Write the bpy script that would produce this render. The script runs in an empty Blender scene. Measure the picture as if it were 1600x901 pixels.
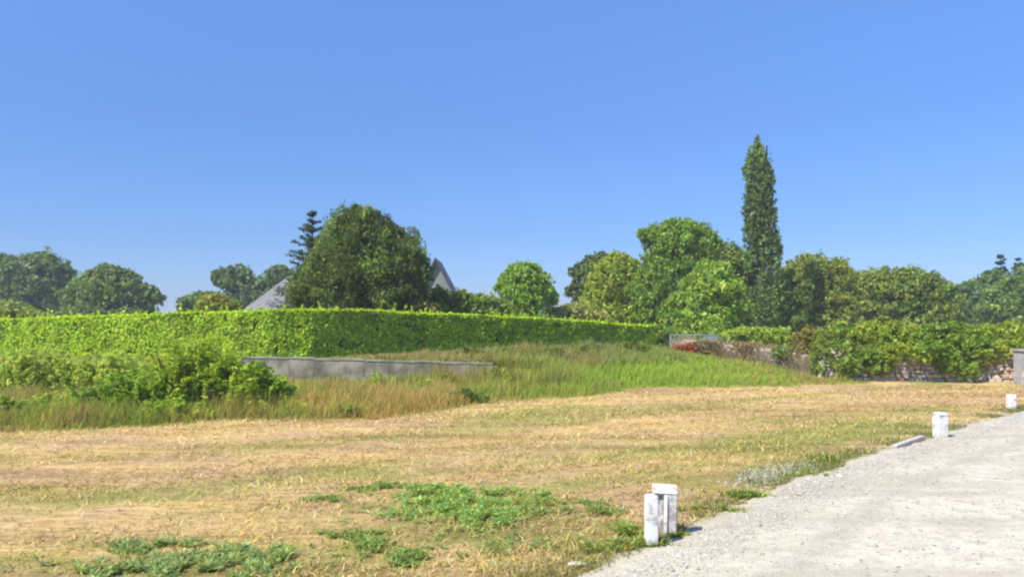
import bpy, math, numpy as np
from mathutils import Vector
rad = math.radians
S = bpy.context.scene
COL = S.collection
rng = np.random.default_rng(7)

# ------------------------------------------------------------------ camera
F, HZ, CH = 1256.0, 500.0, 2.5          # focal length in photo pixels, horizon row, eye height
cam = bpy.data.cameras.new('camera'); co = bpy.data.objects.new('camera', cam); COL.objects.link(co)
cam.sensor_width = 36; cam.lens = 36*F/1600; cam.shift_y = (HZ-450.5)/1600
cam.clip_end = 6000; cam.clip_start = 0.05
co.location = (0, 0, CH); co.rotation_euler = (rad(90), 0, 0)
S.camera = co
# ------------------------------------------------------------------ sky, sun, exposure
EL = 50.0
sx, sy = -0.78, -0.62                    # horizontal direction towards the sun
w = bpy.data.worlds.new('World'); S.world = w; w.use_nodes = True
nt = w.node_tree; nt.nodes.clear()
sky = nt.nodes.new('ShaderNodeTexSky'); sky.sky_type = 'NISHITA'; sky.sun_disc = False
sky.sun_elevation = rad(EL); sky.sun_rotation = math.atan2(sx, sy)
sky.air_density = 1.0; sky.dust_density = 0.6; sky.ozone_density = 3.0; sky.altitude = 0
tint = nt.nodes.new('ShaderNodeMix'); tint.data_type = 'RGBA'; tint.blend_type = 'MULTIPLY'
tint.inputs[0].default_value = 1.0
tcw = nt.nodes.new('ShaderNodeTexCoord'); sz = nt.nodes.new('ShaderNodeSeparateXYZ'); nt.links.new(tcw.outputs['Generated'], sz.inputs[0])
cr = nt.nodes.new('ShaderNodeValToRGB'); nt.links.new(sz.outputs[2], cr.inputs[0])   # clear deep-blue sky, less white towards the horizon
for k, (p_, c_) in enumerate([(.03, (.41, .57, .99)), (.10, (.38, .54, .87)), (.232, (.46, .64, .96)), (.367, (.61, .85, 1.19))]):
    e = cr.color_ramp.elements[k] if k < 2 else cr.color_ramp.elements.new(p_)
    e.position = p_; e.color = (*c_, 1)
nt.links.new(cr.outputs[0], tint.inputs[7])
bg = nt.nodes.new('ShaderNodeBackground'); bg.inputs[1].default_value = 0.125
wo = nt.nodes.new('ShaderNodeOutputWorld')
nt.links.new(sky.outputs[0], tint.inputs[6]); nt.links.new(tint.outputs[2], bg.inputs[0]); nt.links.new(bg.outputs[0], wo.inputs[0])
sun = bpy.data.lights.new('sun', 'SUN'); so = bpy.data.objects.new('sun', sun); COL.objects.link(so)
sun.energy = 4.6; sun.angle = rad(0.6); sun.color = (1.0, 0.94, 0.80)
sv = Vector((sx, sy, math.hypot(sx, sy)*math.tan(rad(EL)))).normalized()
so.rotation_euler = sv.to_track_quat('Z', 'Y').to_euler(); so.location = (0, 0, 40)
S.view_settings.view_transform = 'Standard'; S.view_settings.look = 'None'
S.view_settings.exposure = 0.55; S.view_settings.gamma = 1.0
S.cycles.pixel_filter_type = 'BLACKMAN_HARRIS'; S.cycles.filter_width = 2.3

# ------------------------------------------------------------------ helpers
def X(px, d): return (px-800)/F*d
def Z(py, d): return CH-(py-HZ)/F*d
def sstep(a, b, v):
    t = np.clip((np.asarray(v, float)-a)/(b-a), 0, 1); return t*t*(3-2*t)
def vnoise(x, y, s, seed=0):
    x = np.asarray(x, float)/s+seed*17.3; y = np.asarray(y, float)/s+seed*9.1
    xi = np.floor(x); yi = np.floor(y); fx = x-xi; fy = y-yi
    fx = fx*fx*(3-2*fx); fy = fy*fy*(3-2*fy)
    def h(a, b):
        v = np.sin(a*127.1+b*311.7+seed*74.7)*43758.5453
        return v-np.floor(v)
    return (h(xi, yi)*(1-fx)+h(xi+1, yi)*fx)*(1-fy)+(h(xi, yi+1)*(1-fx)+h(xi+1, yi+1)*fx)*fy
WALL_X = [-60, -9.8, 2.6, 5]; WALL_Y = [34, 31.3, 29.6, 29.4]
def wall_y(x): return np.interp(x, WALL_X, WALL_Y)
ROAD = np.array([(-30, -24), (-1.4, 5.6), (0.0, 7.1), (0.8, 7.85), (1.95, 9.3), (4.2, 12.3), (7.2, 15.4), (9.4, 17.5), (14.3, 22.4), (21, 28.6), (30, 37), (60, 66)])
def road_edge(x): return np.interp(x, ROAD[:, 0], ROAD[:, 1])
def road_dist(x, y): return (y-road_edge(x))*0.70          # >0 on the field side
def hgt(x, y):
    x = np.asarray(x, float); y = np.asarray(y, float)
    z = np.zeros(np.broadcast(x, y).shape)
    yw = wall_y(x)
    sm = sstep(3.4, -.8, x)*sstep(-11.5, -9.6, x)
    hw = np.interp(x, [-9.8, 3], [0.98, 0.72])
    z = z+sm*(hw*sstep(0.02, 0.24, y-yw)+0.0)
    z = z+sstep(-9.6, -11.5, x)*0.85*sstep(25, 36, y)
    right = sstep(-.8, 4.0, x)
    fx = np.interp(x, [3, 8, 10.5, 14], [1, 1, 0.6, 0.25])
    z = z+right*fx*0.85*sstep(26, 38, y)
    z = z+sstep(44, 60, y)*0.15
    f = sstep(0.3, 1.6, road_dist(x, y))*sstep(60, 40, y)
    u = 0.85*x+0.53*y; v = -0.53*x+0.85*y
    z = z+f*(0.05*(vnoise(u, v, 3.1, 1)-.5)+0.06*(vnoise(u*0.25, v, 0.75, 2)-.5)*sstep(34, 24, y))
    z = z-0.03*sstep(0.25, -0.1, road_dist(x, y))*sstep(60, 50, y)
    return z
EDGE = np.array([(-40, 12), (-11.0, 17.4), (-7.6, 19.1), (-3.2, 20.4), (-0.95, 23.9), (4.5, 28.0), (10.2, 28.8), (13.2, 30.6), (16, 33), (60, 60)])
def meadow(x, y):                       # distance behind the mown edge
    return y-np.interp(x, EDGE[:, 0], EDGE[:, 1])-1.0*(vnoise(x, y, 1.7, 5)-.5)-0.5*(vnoise(x, y, 0.5, 6)-.5)

def tag(o, label=None, cat=None, group=None, kind=None):
    for k, v in (('label', label), ('category', cat), ('group', group), ('kind', kind)):
        if v: o[k] = v
    return o
def link(name, me, mat=None, parent=None, loc=None):
    o = bpy.data.objects.new(name, me); COL.objects.link(o)
    if mat: me.materials.append(mat)
    if loc is not None: o.location = loc
    if parent: o.parent = parent
    return o
def empty(name, loc, **k):
    o = bpy.data.objects.new(name, None); COL.objects.link(o); o.location = loc; o.empty_display_size = .3
    return tag(o, **k)
def mesh(verts, faces, n=None, cols=None, smooth=False):
    """verts (N,3); faces (M,k) array or list of lists"""
    me = bpy.data.meshes.new('m')
    verts = np.asarray(verts, np.float32)
    if isinstance(faces, np.ndarray):
        M, k = faces.shape
        me.vertices.add(len(verts)); me.vertices.foreach_set('co', verts.ravel())
        me.loops.add(M*k); me.loops.foreach_set('vertex_index', faces.astype(np.int32).ravel())
        me.polygons.add(M); me.polygons.foreach_set('loop_start', np.arange(0, M*k, k, dtype=np.int32))
        me.update(calc_edges=True)
    else:
        me.from_pydata(verts.tolist(), [], faces); me.update()
    if cols is not None:
        a = me.color_attributes.new('Col', 'FLOAT_COLOR', 'POINT')
        c = np.ones((len(verts), 4), np.float32); c[:, :3] = cols
        a.data.foreach_set('color', c.ravel())
    me.polygons.foreach_set('use_smooth', np.full(len(me.polygons), smooth))
    return me
def join(parts):
    """parts: list of (verts, faces ndarray same k, cols)"""
    V, Fc, C, off = [], [], [], 0
    for v, f, c in parts:
        V.append(v); Fc.append(f+off); off += len(v)
        C.append(np.broadcast_to(c, (len(v), 3)))
    return np.concatenate(V), np.concatenate(Fc), np.concatenate(C)
def box(x0, x1, y0, y1, z0, z1):
    v = np.array([(x0,y0,z0),(x1,y0,z0),(x1,y1,z0),(x0,y1,z0),(x0,y0,z1),(x1,y0,z1),(x1,y1,z1),(x0,y1,z1)], float)
    f = np.array([(0,3,2,1),(4,5,6,7),(0,1,5,4),(1,2,6,5),(2,3,7,6),(3,0,4,7)])
    return v, f
def tube(pts, rs, n=7):
    pts = np.asarray(pts, float); V = []
    for i, p in enumerate(pts):
        d = pts[min(i+1, len(pts)-1)]-pts[max(i-1, 0)]; d /= np.linalg.norm(d)+1e-9
        a = np.cross(d, (0.3, 1, 0.1)); a /= np.linalg.norm(a)+1e-9; b = np.cross(d, a)
        for k in range(n):
            t = 2*math.pi*k/n; V.append(p+rs[i]*(math.cos(t)*a+math.sin(t)*b))
    Fc = [(i*n+k, i*n+(k+1) % n, (i+1)*n+(k+1) % n, (i+1)*n+k) for i in range(len(pts)-1) for k in range(n)]
    return np.array(V), np.array(Fc)
def unit(v): return v/(np.linalg.norm(v, axis=-1, keepdims=True)+1e-9)
def cards(P, N, s, asp=0.6, tdir=None, col=None, jit=0.25):
    """one small leaf-shaped quad per point"""
    n = len(P); N = unit(N)
    t = rng.normal(size=(n, 3)) if tdir is None else tdir+rng.normal(size=(n, 3))*jit
    t = unit(t-N*(t*N).sum(1, keepdims=True)); b = np.cross(N, t)
    s = np.broadcast_to(np.asarray(s, float).reshape(-1, 1), (n, 1))
    fold = N*s*0.25
    V = np.stack([P-t*s, P+b*s*asp-fold*.6-t*s*.1, P+t*s-fold, P-b*s*asp-fold*.6-t*s*.1], 1).reshape(-1, 3)
    Fc = np.arange(4*n).reshape(n, 4)
    return V, Fc, np.repeat(col, 4, 0) if col is not None else None
def vary(base, n, v=0.25, hue=0.09):
    base = np.asarray(base, float)
    k = np.exp(rng.normal(size=(n, 1))*v)
    h = 1+rng.normal(size=(n, 1))*hue
    c = base*k; c[:, 0:1] *= h; c[:, 2:3] *= (2-h)
    return np.clip(c, 0.003, 0.8)

# ------------------------------------------------------------------ materials
def newmat(name):
    m = bpy.data.materials.new(name); m.use_nodes = True; return m, m.node_tree, m.node_tree.nodes['Principled BSDF']
def ramp(nt, fac, stops):
    r = nt.nodes.new('ShaderNodeValToRGB'); e = r.color_ramp.elements
    while len(e) < len(stops): e.new(0.5)
    for k, (p, c) in enumerate(stops): e[k].position = p; e[k].color = (*c, 1)
    nt.links.new(fac, r.inputs[0]); return r.outputs[0]
def noise(nt, scale, detail=4, rough=.55, vec=None, dist=0):
    n = nt.nodes.new('ShaderNodeTexNoise'); n.inputs['Scale'].default_value = scale
    n.inputs['Detail'].default_value = detail; n.inputs['Roughness'].default_value = rough; n.inputs['Distortion'].default_value = dist
    if vec is not None: nt.links.new(vec, n.inputs['Vector'])
    return n.outputs[0]
def mixc(nt, f, a, b, mode='MIX'):
    m = nt.nodes.new('ShaderNodeMix'); m.data_type = 'RGBA'; m.blend_type = mode
    for s, v in ((m.inputs[0], f), (m.inputs[6], a), (m.inputs[7], b)):
        if hasattr(v, 'links'): nt.links.new(v, s)
        elif isinstance(v, (int, float)): s.default_value = v
        else: s.default_value = (*v, 1)
    return m.outputs[2]
def bump(nt, h, bs, strength=.4, dist=.05):
    b = nt.nodes.new('ShaderNodeBump'); b.inputs['Strength'].default_value = strength; b.inputs['Distance'].default_value = dist
    nt.links.new(h, b.inputs['Height']); nt.links.new(b.outputs[0], bs.inputs['Normal'])
def wpos(nt, rot=0, scale=(1, 1, 1)):
    g = nt.nodes.new('ShaderNodeNewGeometry'); m = nt.nodes.new('ShaderNodeMapping'); m.vector_type = 'TEXTURE' if False else 'POINT'
    nt.links.new(g.outputs['Position'], m.inputs[0]); m.inputs['Rotation'].default_value = (0, 0, rot); m.inputs['Scale'].default_value = scale
    return m.outputs[0]
def math_(nt, op, a, b):
    m = nt.nodes.new('ShaderNodeMath'); m.operation = op
    for i, v in enumerate((a, b)):
        if hasattr(v, 'links'): nt.links.new(v, m.inputs[i])
        else: m.inputs[i].default_value = v
    return m.outputs[0]
def leafmat(name, trans=0.35, rough=.5, spec=.35):
    m, nt, bs = newmat(name); a = nt.nodes.new('ShaderNodeAttribute'); a.attribute_name = 'Col'
    nt.links.new(a.outputs[0], bs.inputs['Base Color']); bs.inputs['Roughness'].default_value = rough
    bs.inputs['Specular IOR Level'].default_value = spec
    t = nt.nodes.new('ShaderNodeBsdfTranslucent'); c = mixc(nt, 1.0, a.outputs[0], (1.25, 1.3, 0.6), 'MULTIPLY')
    nt.links.new(c, t.inputs[0])
    mx = nt.nodes.new('ShaderNodeMixShader'); mx.inputs[0].default_value = trans
    out = nt.nodes['Material Output']
    nt.links.new(bs.outputs[0], mx.inputs[1]); nt.links.new(t.outputs[0], mx.inputs[2]); nt.links.new(mx.outputs[0], out.inputs[0])
    return m
def plain(name, stops, scale, rough=.85, bstr=.4, bdist=.02, spec=.3):
    m, nt, bs = newmat(name); p = wpos(nt); n = noise(nt, scale, 5, .6, p)
    nt.links.new(ramp(nt, n, stops), bs.inputs['Base Color']); bs.inputs['Roughness'].default_value = rough
    bs.inputs['Specular IOR Level'].default_value = spec
    bump(nt, noise(nt, scale*3, 5, .6, p), bs, bstr, bdist); return m
LEAF = leafmat('foliage', .42); GRASS = leafmat('grass_blades', .42, .65, .2); STRAW = leafmat('straw', .12, .8, .1)
BARK = plain('bark', [(.3, (.035, .028, .02)), (.7, (.09, .07, .05))], 6)
def pebblemat():
    m, nt, bs = newmat('loose_stone_or_shadow'); a = nt.nodes.new('ShaderNodeAttribute'); a.attribute_name = 'Col'
    nt.links.new(a.outputs[0], bs.inputs['Base Color']); bs.inputs['Roughness'].default_value = .9; return m
PEB = pebblemat()

# ------------------------------------------------------------------ ground
def zone_green(x, y):
    """0 = straw, 1 = green, from what grows where"""
    u = 0.85*x+0.53*y; v = -0.53*x+0.85*y
    g = 0.55*vnoise(u*0.22, v, 1.0, 11)+0.35*vnoise(u*.3, v, 2.6, 12)+0.25*(vnoise(x, y, .45, 13)-.5)
    g = sstep(0.36, 0.75, g)*0.55+.55*sstep(.52, .8, vnoise(u*.1, v, .95, 15))*sstep(.25, .6, vnoise(u*.3, v, 2, 16))
    for (cx, cy, a, b, k) in [(-0.6, 10.3, 1.6, 1.9, .8), (-3.3, 8.2, 1.7, 1.0, .55), (0.6, 9.0, 1.3, 1.6, .6), (3.0, 13.2, 2.6, 2.2, .45),
                              (6.5, 17.5, 3.0, 2.4, .45), (-0.3, 8.0, 1.6, 1.0, .45), (-2.2, 10.2, 1.0, .7, .4), (1.2, 13.2, 2.5, 1.2, .35), (9.5, 20.0, 2.2, 1.2, .35), (-2, 8.2, 5, 1.0, .5), (2.5, 15.5, 4, 2.5, .5)]:
        g = np.maximum(g, k*np.exp(-(((x-cx)/a)**2+((y-cy)/b)**2)*.9)*(0.6+.6*vnoise(x, y, .5, 14)))
    for (cx, cy, a, b, k) in [(-7.5, 15, 4, 1.6, .5), (-1.5, 17.5, 5, 1.6, .45), (4.5, 23, 5, 2.6, .4), (-5, 9.8, 3, .8, .4), (-3.6, 12.2, 3.4, .9, .45)]:
        g = g*(1-k*np.exp(-(((x-cx)/a)**2+((y-cy)/b)**2)))
    return np.clip(g, 0, 1)
xs = np.concatenate([[-3000, -1200, -500, -200, -100, -70, -55], np.arange(-46, -16, .5), np.arange(-16, 16, .16), np.arange(16, 46, .5), [55, 70, 100, 200, 500, 1200, 3000]])
ys = np.concatenate([[-3000, -800, -200, -60, -20, -8], np.arange(0, 6, .5), np.arange(6, 20, .14), np.arange(20, 29, .22), np.arange(29, 34.5, .12), np.arange(34.5, 62, .6), [70, 85, 110, 160, 260, 500, 1200, 4000]])
GX, GY = np.meshgrid(xs, ys); gz = hgt(GX, GY)
nx, ny = len(xs), len(ys)
idx = np.arange(nx*ny).reshape(ny, nx)
gf = np.stack([idx[:-1, :-1], idx[:-1, 1:], idx[1:, 1:], idx[1:, :-1]], -1).reshape(-1, 4)
gv = np.stack([GX, GY, gz], -1).reshape(-1, 3)
gcol = np.stack([zone_green(GX, GY), sstep(-.2, .6, meadow(GX, GY)), vnoise(GX, GY, 4, 3)], -1).reshape(-1, 3)
m, nt, bs = newmat('mown_field')
a = nt.nodes.new('ShaderNodeAttribute'); a.attribute_name = 'Col'; sp = nt.nodes.new('ShaderNodeSeparateColor'); nt.links.new(a.outputs[0], sp.inputs[0])
pw = wpos(nt); ps = wpos(nt, rad(-32), (.28, 1, 1))
streak = noise(nt, 1.6, 6, .65, ps, .4); fine = noise(nt, 9, 6, .7, ps, .3); fleck = noise(nt, 38, 4, .7, pw)
straw = ramp(nt, fine, [(.3, (.21, .145, .045)), (.46, (.47, .33, .125)), (.58, (.60, .43, .175)), (.75, (.67, .52, .24))])
pink = ramp(nt, fine, [(.3, (.22, .13, .055)), (.5, (.50, .34, .18)), (.7, (.60, .44, .25))])
c1 = mixc(nt, ramp(nt, noise(nt, .5, 3, .5, pw), [(.4, (0, 0, 0)), (.6, (1, 1, 1))]), straw, pink)
green = ramp(nt, fleck, [(.3, (.17, .17, .04)), (.5, (.29, .27, .075)), (.7, (.39, .34, .12))])
band = ramp(nt, noise(nt, .8, 4, .6, wpos(nt, rad(-32), (.12, 1, 1)), .3), [(.35, (.68, .66, .62)), (.5, (1, 1, 1)), (.66, (1.3, 1.26, 1.22))])
gfac = math_(nt, 'ADD', sp.outputs[0], math_(nt, 'MULTIPLY', math_(nt, 'SUBTRACT', streak, .5), 1.3))
gfr = ramp(nt, gfac, [(.18, (0, 0, 0)), (.62, (1, 1, 1))])
c2 = mixc(nt, gfr, c1, green)
c2 = mixc(nt, .45, c2, ramp(nt, fleck, [(.3, (.55, .55, .55)), (.5, (1, 1, 1)), (.7, (1.3, 1.3, 1.3))]), 'MULTIPLY')
mead = ramp(nt, noise(nt, .7, 4, .6, pw), [(.35, (.20, .21, .045)), (.6, (.34, .29, .09))])
c2 = mixc(nt, .9, c2, band, 'MULTIPLY')
c3 = mixc(nt, sp.outputs[1], c2, mead)
nt.links.new(c3, bs.inputs['Base Color']); bs.inputs['Roughness'].default_value = .95; bs.inputs['Specular IOR Level'].default_value = .1
bump(nt, math_(nt, 'ADD', fine, math_(nt, 'MULTIPLY', fleck, .4)), bs, .7, .05)
tag(link('ground', mesh(gv, gf, cols=gcol, smooth=True), m), kind='structure')

# ------------------------------------------------------------------ road: pale gravel
ts = np.linspace(0, 1, 420)
seg = np.r_[0, np.cumsum(np.hypot(*np.diff(ROAD[1:], axis=0).T))]
L = seg[-1]; ss = np.concatenate([np.linspace(0, 30, 300), np.linspace(30.3, L, 60)])
ex = np.interp(ss, seg, ROAD[1:, 0]); ey = np.interp(ss, seg, ROAD[1:, 1])
k9 = np.hanning(9)/np.hanning(9).sum(); 
ex = np.convolve(np.pad(ex, 4, 'edge'), k9, 'valid'); ey = np.convolve(np.pad(ey, 4, 'edge'), k9, 'valid')
tx = np.gradient(ex); ty = np.gradient(ey); tl = np.hypot(tx, ty); nxr, nyr = ty/tl, -tx/tl      # towards the road
jag = 0.35*(vnoise(ss, ss*0, .9, 21)-.5)+0.22*(vnoise(ss, ss*0, .27, 22)-.5)+.1
cross = np.array([0, .12, .3, .6, .9, 1.2, 1.35, 1.5, 1.65, 1.85, 2.2, 2.6, 3.2, 3.8, 4.4, 5.2, 6.2, 7.4, 9, 12])
RV, RC = [], []
for k, c in enumerate(cross):
    o = c-(jag if c < .5 else jag*0)
    px, py = ex+nxr*o, ey+nyr*o
    z = np.full(len(ss), 0.012+.05*min(c, 1.5)/1.5)+0.008*(vnoise(px, py, .7, 23)-.5)
    if c == 0: z = hgt(px, py)-.02
    RV.append(np.stack([px, py, z], -1)); tr = math.exp(-((c-1.5)/.32)**2)+.7*math.exp(-((c-3.6)/.5)**2)
    RC.append(np.stack([np.full(len(ss), tr), np.full(len(ss), math.exp(-c/.8)), ss*0], -1))
RV = np.array(RV); kx, ky = RV.shape[:2]; ridx = np.arange(kx*ky).reshape(kx, ky)
rf = np.stack([ridx[:-1, :-1], ridx[1:, :-1], ridx[1:, 1:], ridx[:-1, 1:]], -1).reshape(-1, 4)
m, nt, bs = newmat('gravel_road')
a = nt.nodes.new('ShaderNodeAttribute'); a.attribute_name = 'Col'; sp = nt.nodes.new('ShaderNodeSeparateColor'); nt.links.new(a.outputs[0], sp.inputs[0])
pw = wpos(nt); pr = wpos(nt, rad(-46), (.3, 1, 1))
vor = nt.nodes.new('ShaderNodeTexVoronoi'); vor.inputs['Scale'].default_value = 42; nt.links.new(pw, vor.inputs['Vector'])
sc = nt.nodes.new('ShaderNodeSeparateColor'); nt.links.new(vor.outputs['Color'], sc.inputs[0])
stone = ramp(nt, sc.outputs[0], [(0, (.30, .275, .245)), (.35, (.46, .43, .39)), (.8, (.60, .57, .52)), (1, (.72, .69, .64))])
big = noise(nt, .9, 5, .6, pr, .5)
base = mixc(nt, .68, stone, ramp(nt, noise(nt, 5, 6, .65, pw), [(.3, (.38, .35, .31)), (.5, (.55, .52, .47)), (.7, (.66, .63, .57))]))
c = mixc(nt, ramp(nt, math_(nt, 'MULTIPLY', sp.outputs[0], math_(nt, 'MULTIPLY', noise(nt, 1.5, 6, .7, pr, .8), 1.25)), [(.3, (0, 0, 0)), (.95, (.75, .75, .75))]), base, (.31, .295, .265))
c = mixc(nt, ramp(nt, big, [(.36, (.7, .7, .7)), (.52, (0, 0, 0))]), c, (.40, .36, .315))
c = mixc(nt, math_(nt, 'MULTIPLY', sp.outputs[1], .6), c, (.42, .36, .27))
nt.links.new(c, bs.inputs['Base Color']); bs.inputs['Roughness'].default_value = .9; bs.inputs['Specular IOR Level'].default_value = .2
bump(nt, math_(nt, 'ADD', vor.outputs[0], noise(nt, 7, 5, .7, pw)), bs, .55, .02)
nt.links.new(mixc(nt, 1.0, c, (1.1, 1.06, .93), 'MULTIPLY'), bs.inputs['Base Color'])
tag(link('gravel_road', mesh(RV.reshape(-1, 3), rf, cols=np.array(RC).reshape(-1, 3), smooth=True), m), kind='structure')

# loose stones along the road edge
OCT = unit(np.array([(1,0,0),(0,1,0),(-1,0,0),(0,-1,0),(0,0,1),(0,0,-1)], float)); OF = np.array([(0,1,4),(1,2,4),(2,3,4),(3,0,4),(1,0,5),(2,1,5),(3,2,5),(0,3,5)])
def pebbles(P, s, col):
    n = len(P); V = OCT[None]*(1+.35*rng.normal(size=(n, 6, 1)))*s.reshape(-1, 1, 1)*np.array([1, 1, .6])
    t = rng.uniform(0, 6.28, n); ct, st = np.cos(t)[:, None], np.sin(t)[:, None]
    V = np.stack([V[..., 0]*ct-V[..., 1]*st, V[..., 0]*st+V[..., 1]*ct, V[..., 2]], -1)+P[:, None]
    return V.reshape(-1, 3), (OF[None]+6*np.arange(n)[:, None, None]).reshape(-1, 3), np.repeat(col, 6, 0)
n = 26000
s_ = rng.uniform(0, 24, n)**1.0; off = np.where(rng.random(n) < .6, rng.normal(.2, .35, n), rng.uniform(-.3, 5.5, n))
i_ = np.interp(s_, ss, np.arange(len(ss)))
px = np.interp(s_, ss, ex)+np.interp(s_, ss, nxr)*off; py = np.interp(s_, ss, ey)+np.interp(s_, ss, nyr)*off
pz = np.where(off > .1, .02+.05*np.clip(off, 0, 1.5)/1.5, hgt(px, py)+.005)
size = rng.gamma(2.2, .0036, n)+.0025
tone = rng.uniform(.32, .58, n)[:, None]*np.array([1, .95, .87])
v, f, c = pebbles(np.stack([px, py, pz], -1), size, tone)
tag(link('loose_gravel', mesh(v, f, cols=c), PEB), label='loose pale chippings scattered along the road edge', cat='gravel', kind='stuff')
# grey patch of old gravel in the verge
n = 2600; q = rng.normal(size=(n, 2))*[.55, .28]; px = 4.35+q[:, 0]*.75-q[:, 1]*.4; py = 13.1+q[:, 0]*.75+q[:, 1]*.6
v, f, c = pebbles(np.stack([px, py, hgt(px, py)+.004], -1), rng.gamma(2.5, .0045, n)+.004, rng.uniform(.3, .48, n)[:, None]*np.array([1, .95, .8]))
tag(link('spilled_gravel', mesh(v, f, cols=c), PEB), label='grey patch of spilled gravel in the grass beside the road', cat='gravel', kind='stuff')

# ------------------------------------------------------------------ straw and short stubble on the mown field
def blades(P, H, lean, wd, cb, ct):
    """bent 2-segment blades. P base, H height, lean vec (n,2), wd width; colours base/tip"""
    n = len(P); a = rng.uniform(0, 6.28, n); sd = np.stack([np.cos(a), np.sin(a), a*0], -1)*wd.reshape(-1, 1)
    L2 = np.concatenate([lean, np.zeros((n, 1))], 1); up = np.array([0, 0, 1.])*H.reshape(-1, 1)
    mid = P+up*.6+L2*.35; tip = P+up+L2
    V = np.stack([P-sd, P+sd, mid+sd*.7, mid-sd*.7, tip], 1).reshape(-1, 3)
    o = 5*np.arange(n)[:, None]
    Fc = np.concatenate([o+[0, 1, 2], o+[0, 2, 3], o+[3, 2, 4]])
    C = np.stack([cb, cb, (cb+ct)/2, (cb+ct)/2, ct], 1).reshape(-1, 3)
    return V, Fc, C
def frustum_pts(n, d0, d1, pw=1.0, marg=1.12):
    d = d0+(d1-d0)*rng.random(n)**pw; x = rng.uniform(-1, 1, n)*800/F*marg*d
    return x, d
x, y = frustum_pts(200000, 7.0, 30.0, 1.15)
k = (meadow(x, y) < .25) & (road_dist(x, y) > .05); x, y = x[k], y[k]
g = zone_green(x, y); n = len(x)
u = 0.85*x+0.53*y; vv = -0.53*x+0.85*y
clump = vnoise(u*.35, vv, .35, 31)
k = rng.random(n) < (.12+1.0*clump*vnoise(u*.25, vv, 1.3, 33)*1.4); x, y, g, clump, u, vv = x[k], y[k], g[k], clump[k], u[k], vv[k]; n = len(x)
isg = rng.random(n) < g*.6
cs = vary((.62, .44, .18), n, .22, .08); pk = rng.random(n) < .4; cs[pk] = vary((.62, .40, .21), pk.sum(), .25, .06)
br = rng.random(n) < .12; cs[br] = vary((.23, .15, .055), br.sum(), .3, .1)
cs[isg] = vary((.36, .35, .09), isg.sum(), .28, .15)
tone = (.72+.55*vnoise(u*.16, vv, .7, 34)+.25*(vnoise(u*.1, vv, 2.2, 35)-.5))[:, None]; cs = np.clip(cs*tone[:len(cs)] if len(tone) == len(cs) else cs, 0, .8)
ln = rng.uniform(.05, .17, n)*(1+.02*y); th = rng.uniform(0, 6.28, n)
P = np.stack([x, y, hgt(x, y)+.004+.02*clump*rng.random(n)], -1)
v, f, c = blades(P, ln*rng.uniform(.05, .4, n)*(1+isg*.8), np.stack([np.cos(th), np.sin(th)], -1)*(ln*.9)[:, None], .0022+.00035*y+rng.random(n)*.003, cs, cs*1.05)
tag(link('mown_straw', mesh(v, f, cols=c), STRAW), label='dry cut straw and short stubble lying over the mown field', cat='straw', kind='stuff')

# ------------------------------------------------------------------ tall meadow grass
def mcol(x, y, n):
    """kind of grass by place: 0 green, 1 straw-olive, 2 rust seed heads"""
    rust = np.exp(-((x+3.0)/4.2)**2-((y-wall_y(x)+7.5)/4.5)**2)*1.7*vnoise(x, y, .8, 41)+.3*np.exp(-((x-9)/3)**2-((y-31)/3)**2)
    gr = np.clip(np.exp(-((x-6.5)/4.0)**2-((y-31.5)/6)**2)*1.3+.4*np.exp(-((x-2)/5)**2-((y-25.5)/3)**2)+.35*vnoise(x, y, 1.3, 42)-.1, 0, 1)
    r = rng.random(n)
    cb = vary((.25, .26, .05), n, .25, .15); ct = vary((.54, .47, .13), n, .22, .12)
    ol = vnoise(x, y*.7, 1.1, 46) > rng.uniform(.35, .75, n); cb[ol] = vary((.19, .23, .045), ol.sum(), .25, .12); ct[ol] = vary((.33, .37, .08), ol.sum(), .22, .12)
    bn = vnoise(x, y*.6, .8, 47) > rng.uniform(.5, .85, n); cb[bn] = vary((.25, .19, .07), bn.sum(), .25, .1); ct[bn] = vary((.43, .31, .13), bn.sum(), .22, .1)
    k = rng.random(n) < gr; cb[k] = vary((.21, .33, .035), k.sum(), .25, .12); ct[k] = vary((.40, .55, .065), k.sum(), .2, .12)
    k = r < rust*.85; cb[k] = vary((.42, .31, .09), k.sum(), .2, .1); ct[k] = vary((.70, .42, .17), k.sum(), .22, .1)
    return cb, ct
n = 225000; d = 16+24*rng.random(n)**.85; x = rng.uniform(-1.3, 1.12, n)*800/F*d
md = meadow(x, d); yw = wall_y(x)
k = (md > 0) & ~((x > -11) & (x < -.6) & (d > yw-.05)) & (d < 44) & ~((x > 12) & (d > 31.5))
k &= ~((x < -10) & (d > 34))
x, y, md, yw = x[k], d[k], md[k], yw[k]; n = len(x)
cb, ct = mcol(x, y, n)
hh = (.12+.30*sstep(0, 1.2, md))*(.35+.7*vnoise(x, y, .9, 43)+.6*vnoise(x, y, .35, 44))*rng.uniform(.55, 1.25, n)
hh *= np.interp(x, [-12, -6, 0, 4, 7, 12], [1.0, 1.15, 1.1, .8, .6, .55])
hh *= 1-.35*sstep(3, 0.5, yw-y)*(x < -3)
hh *= 1+1.0*sstep(-7.5, -2.0, x)*sstep(4.5, 1.5, x)*np.exp(-((yw-y-.4)/1.1)**2)*(.35+vnoise(x, y*0, .8, 49))
ln = rng.normal(size=(n, 2))*hh[:, None]*.28+np.array([.05, .0])
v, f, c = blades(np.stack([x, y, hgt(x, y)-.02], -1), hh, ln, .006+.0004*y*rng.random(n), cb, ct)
tag(link('meadow_grass', mesh(v, f, cols=c), GRASS), label='uncut tall meadow grass with rusty seed heads along the back of the field', cat='grass', kind='stuff')
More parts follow.
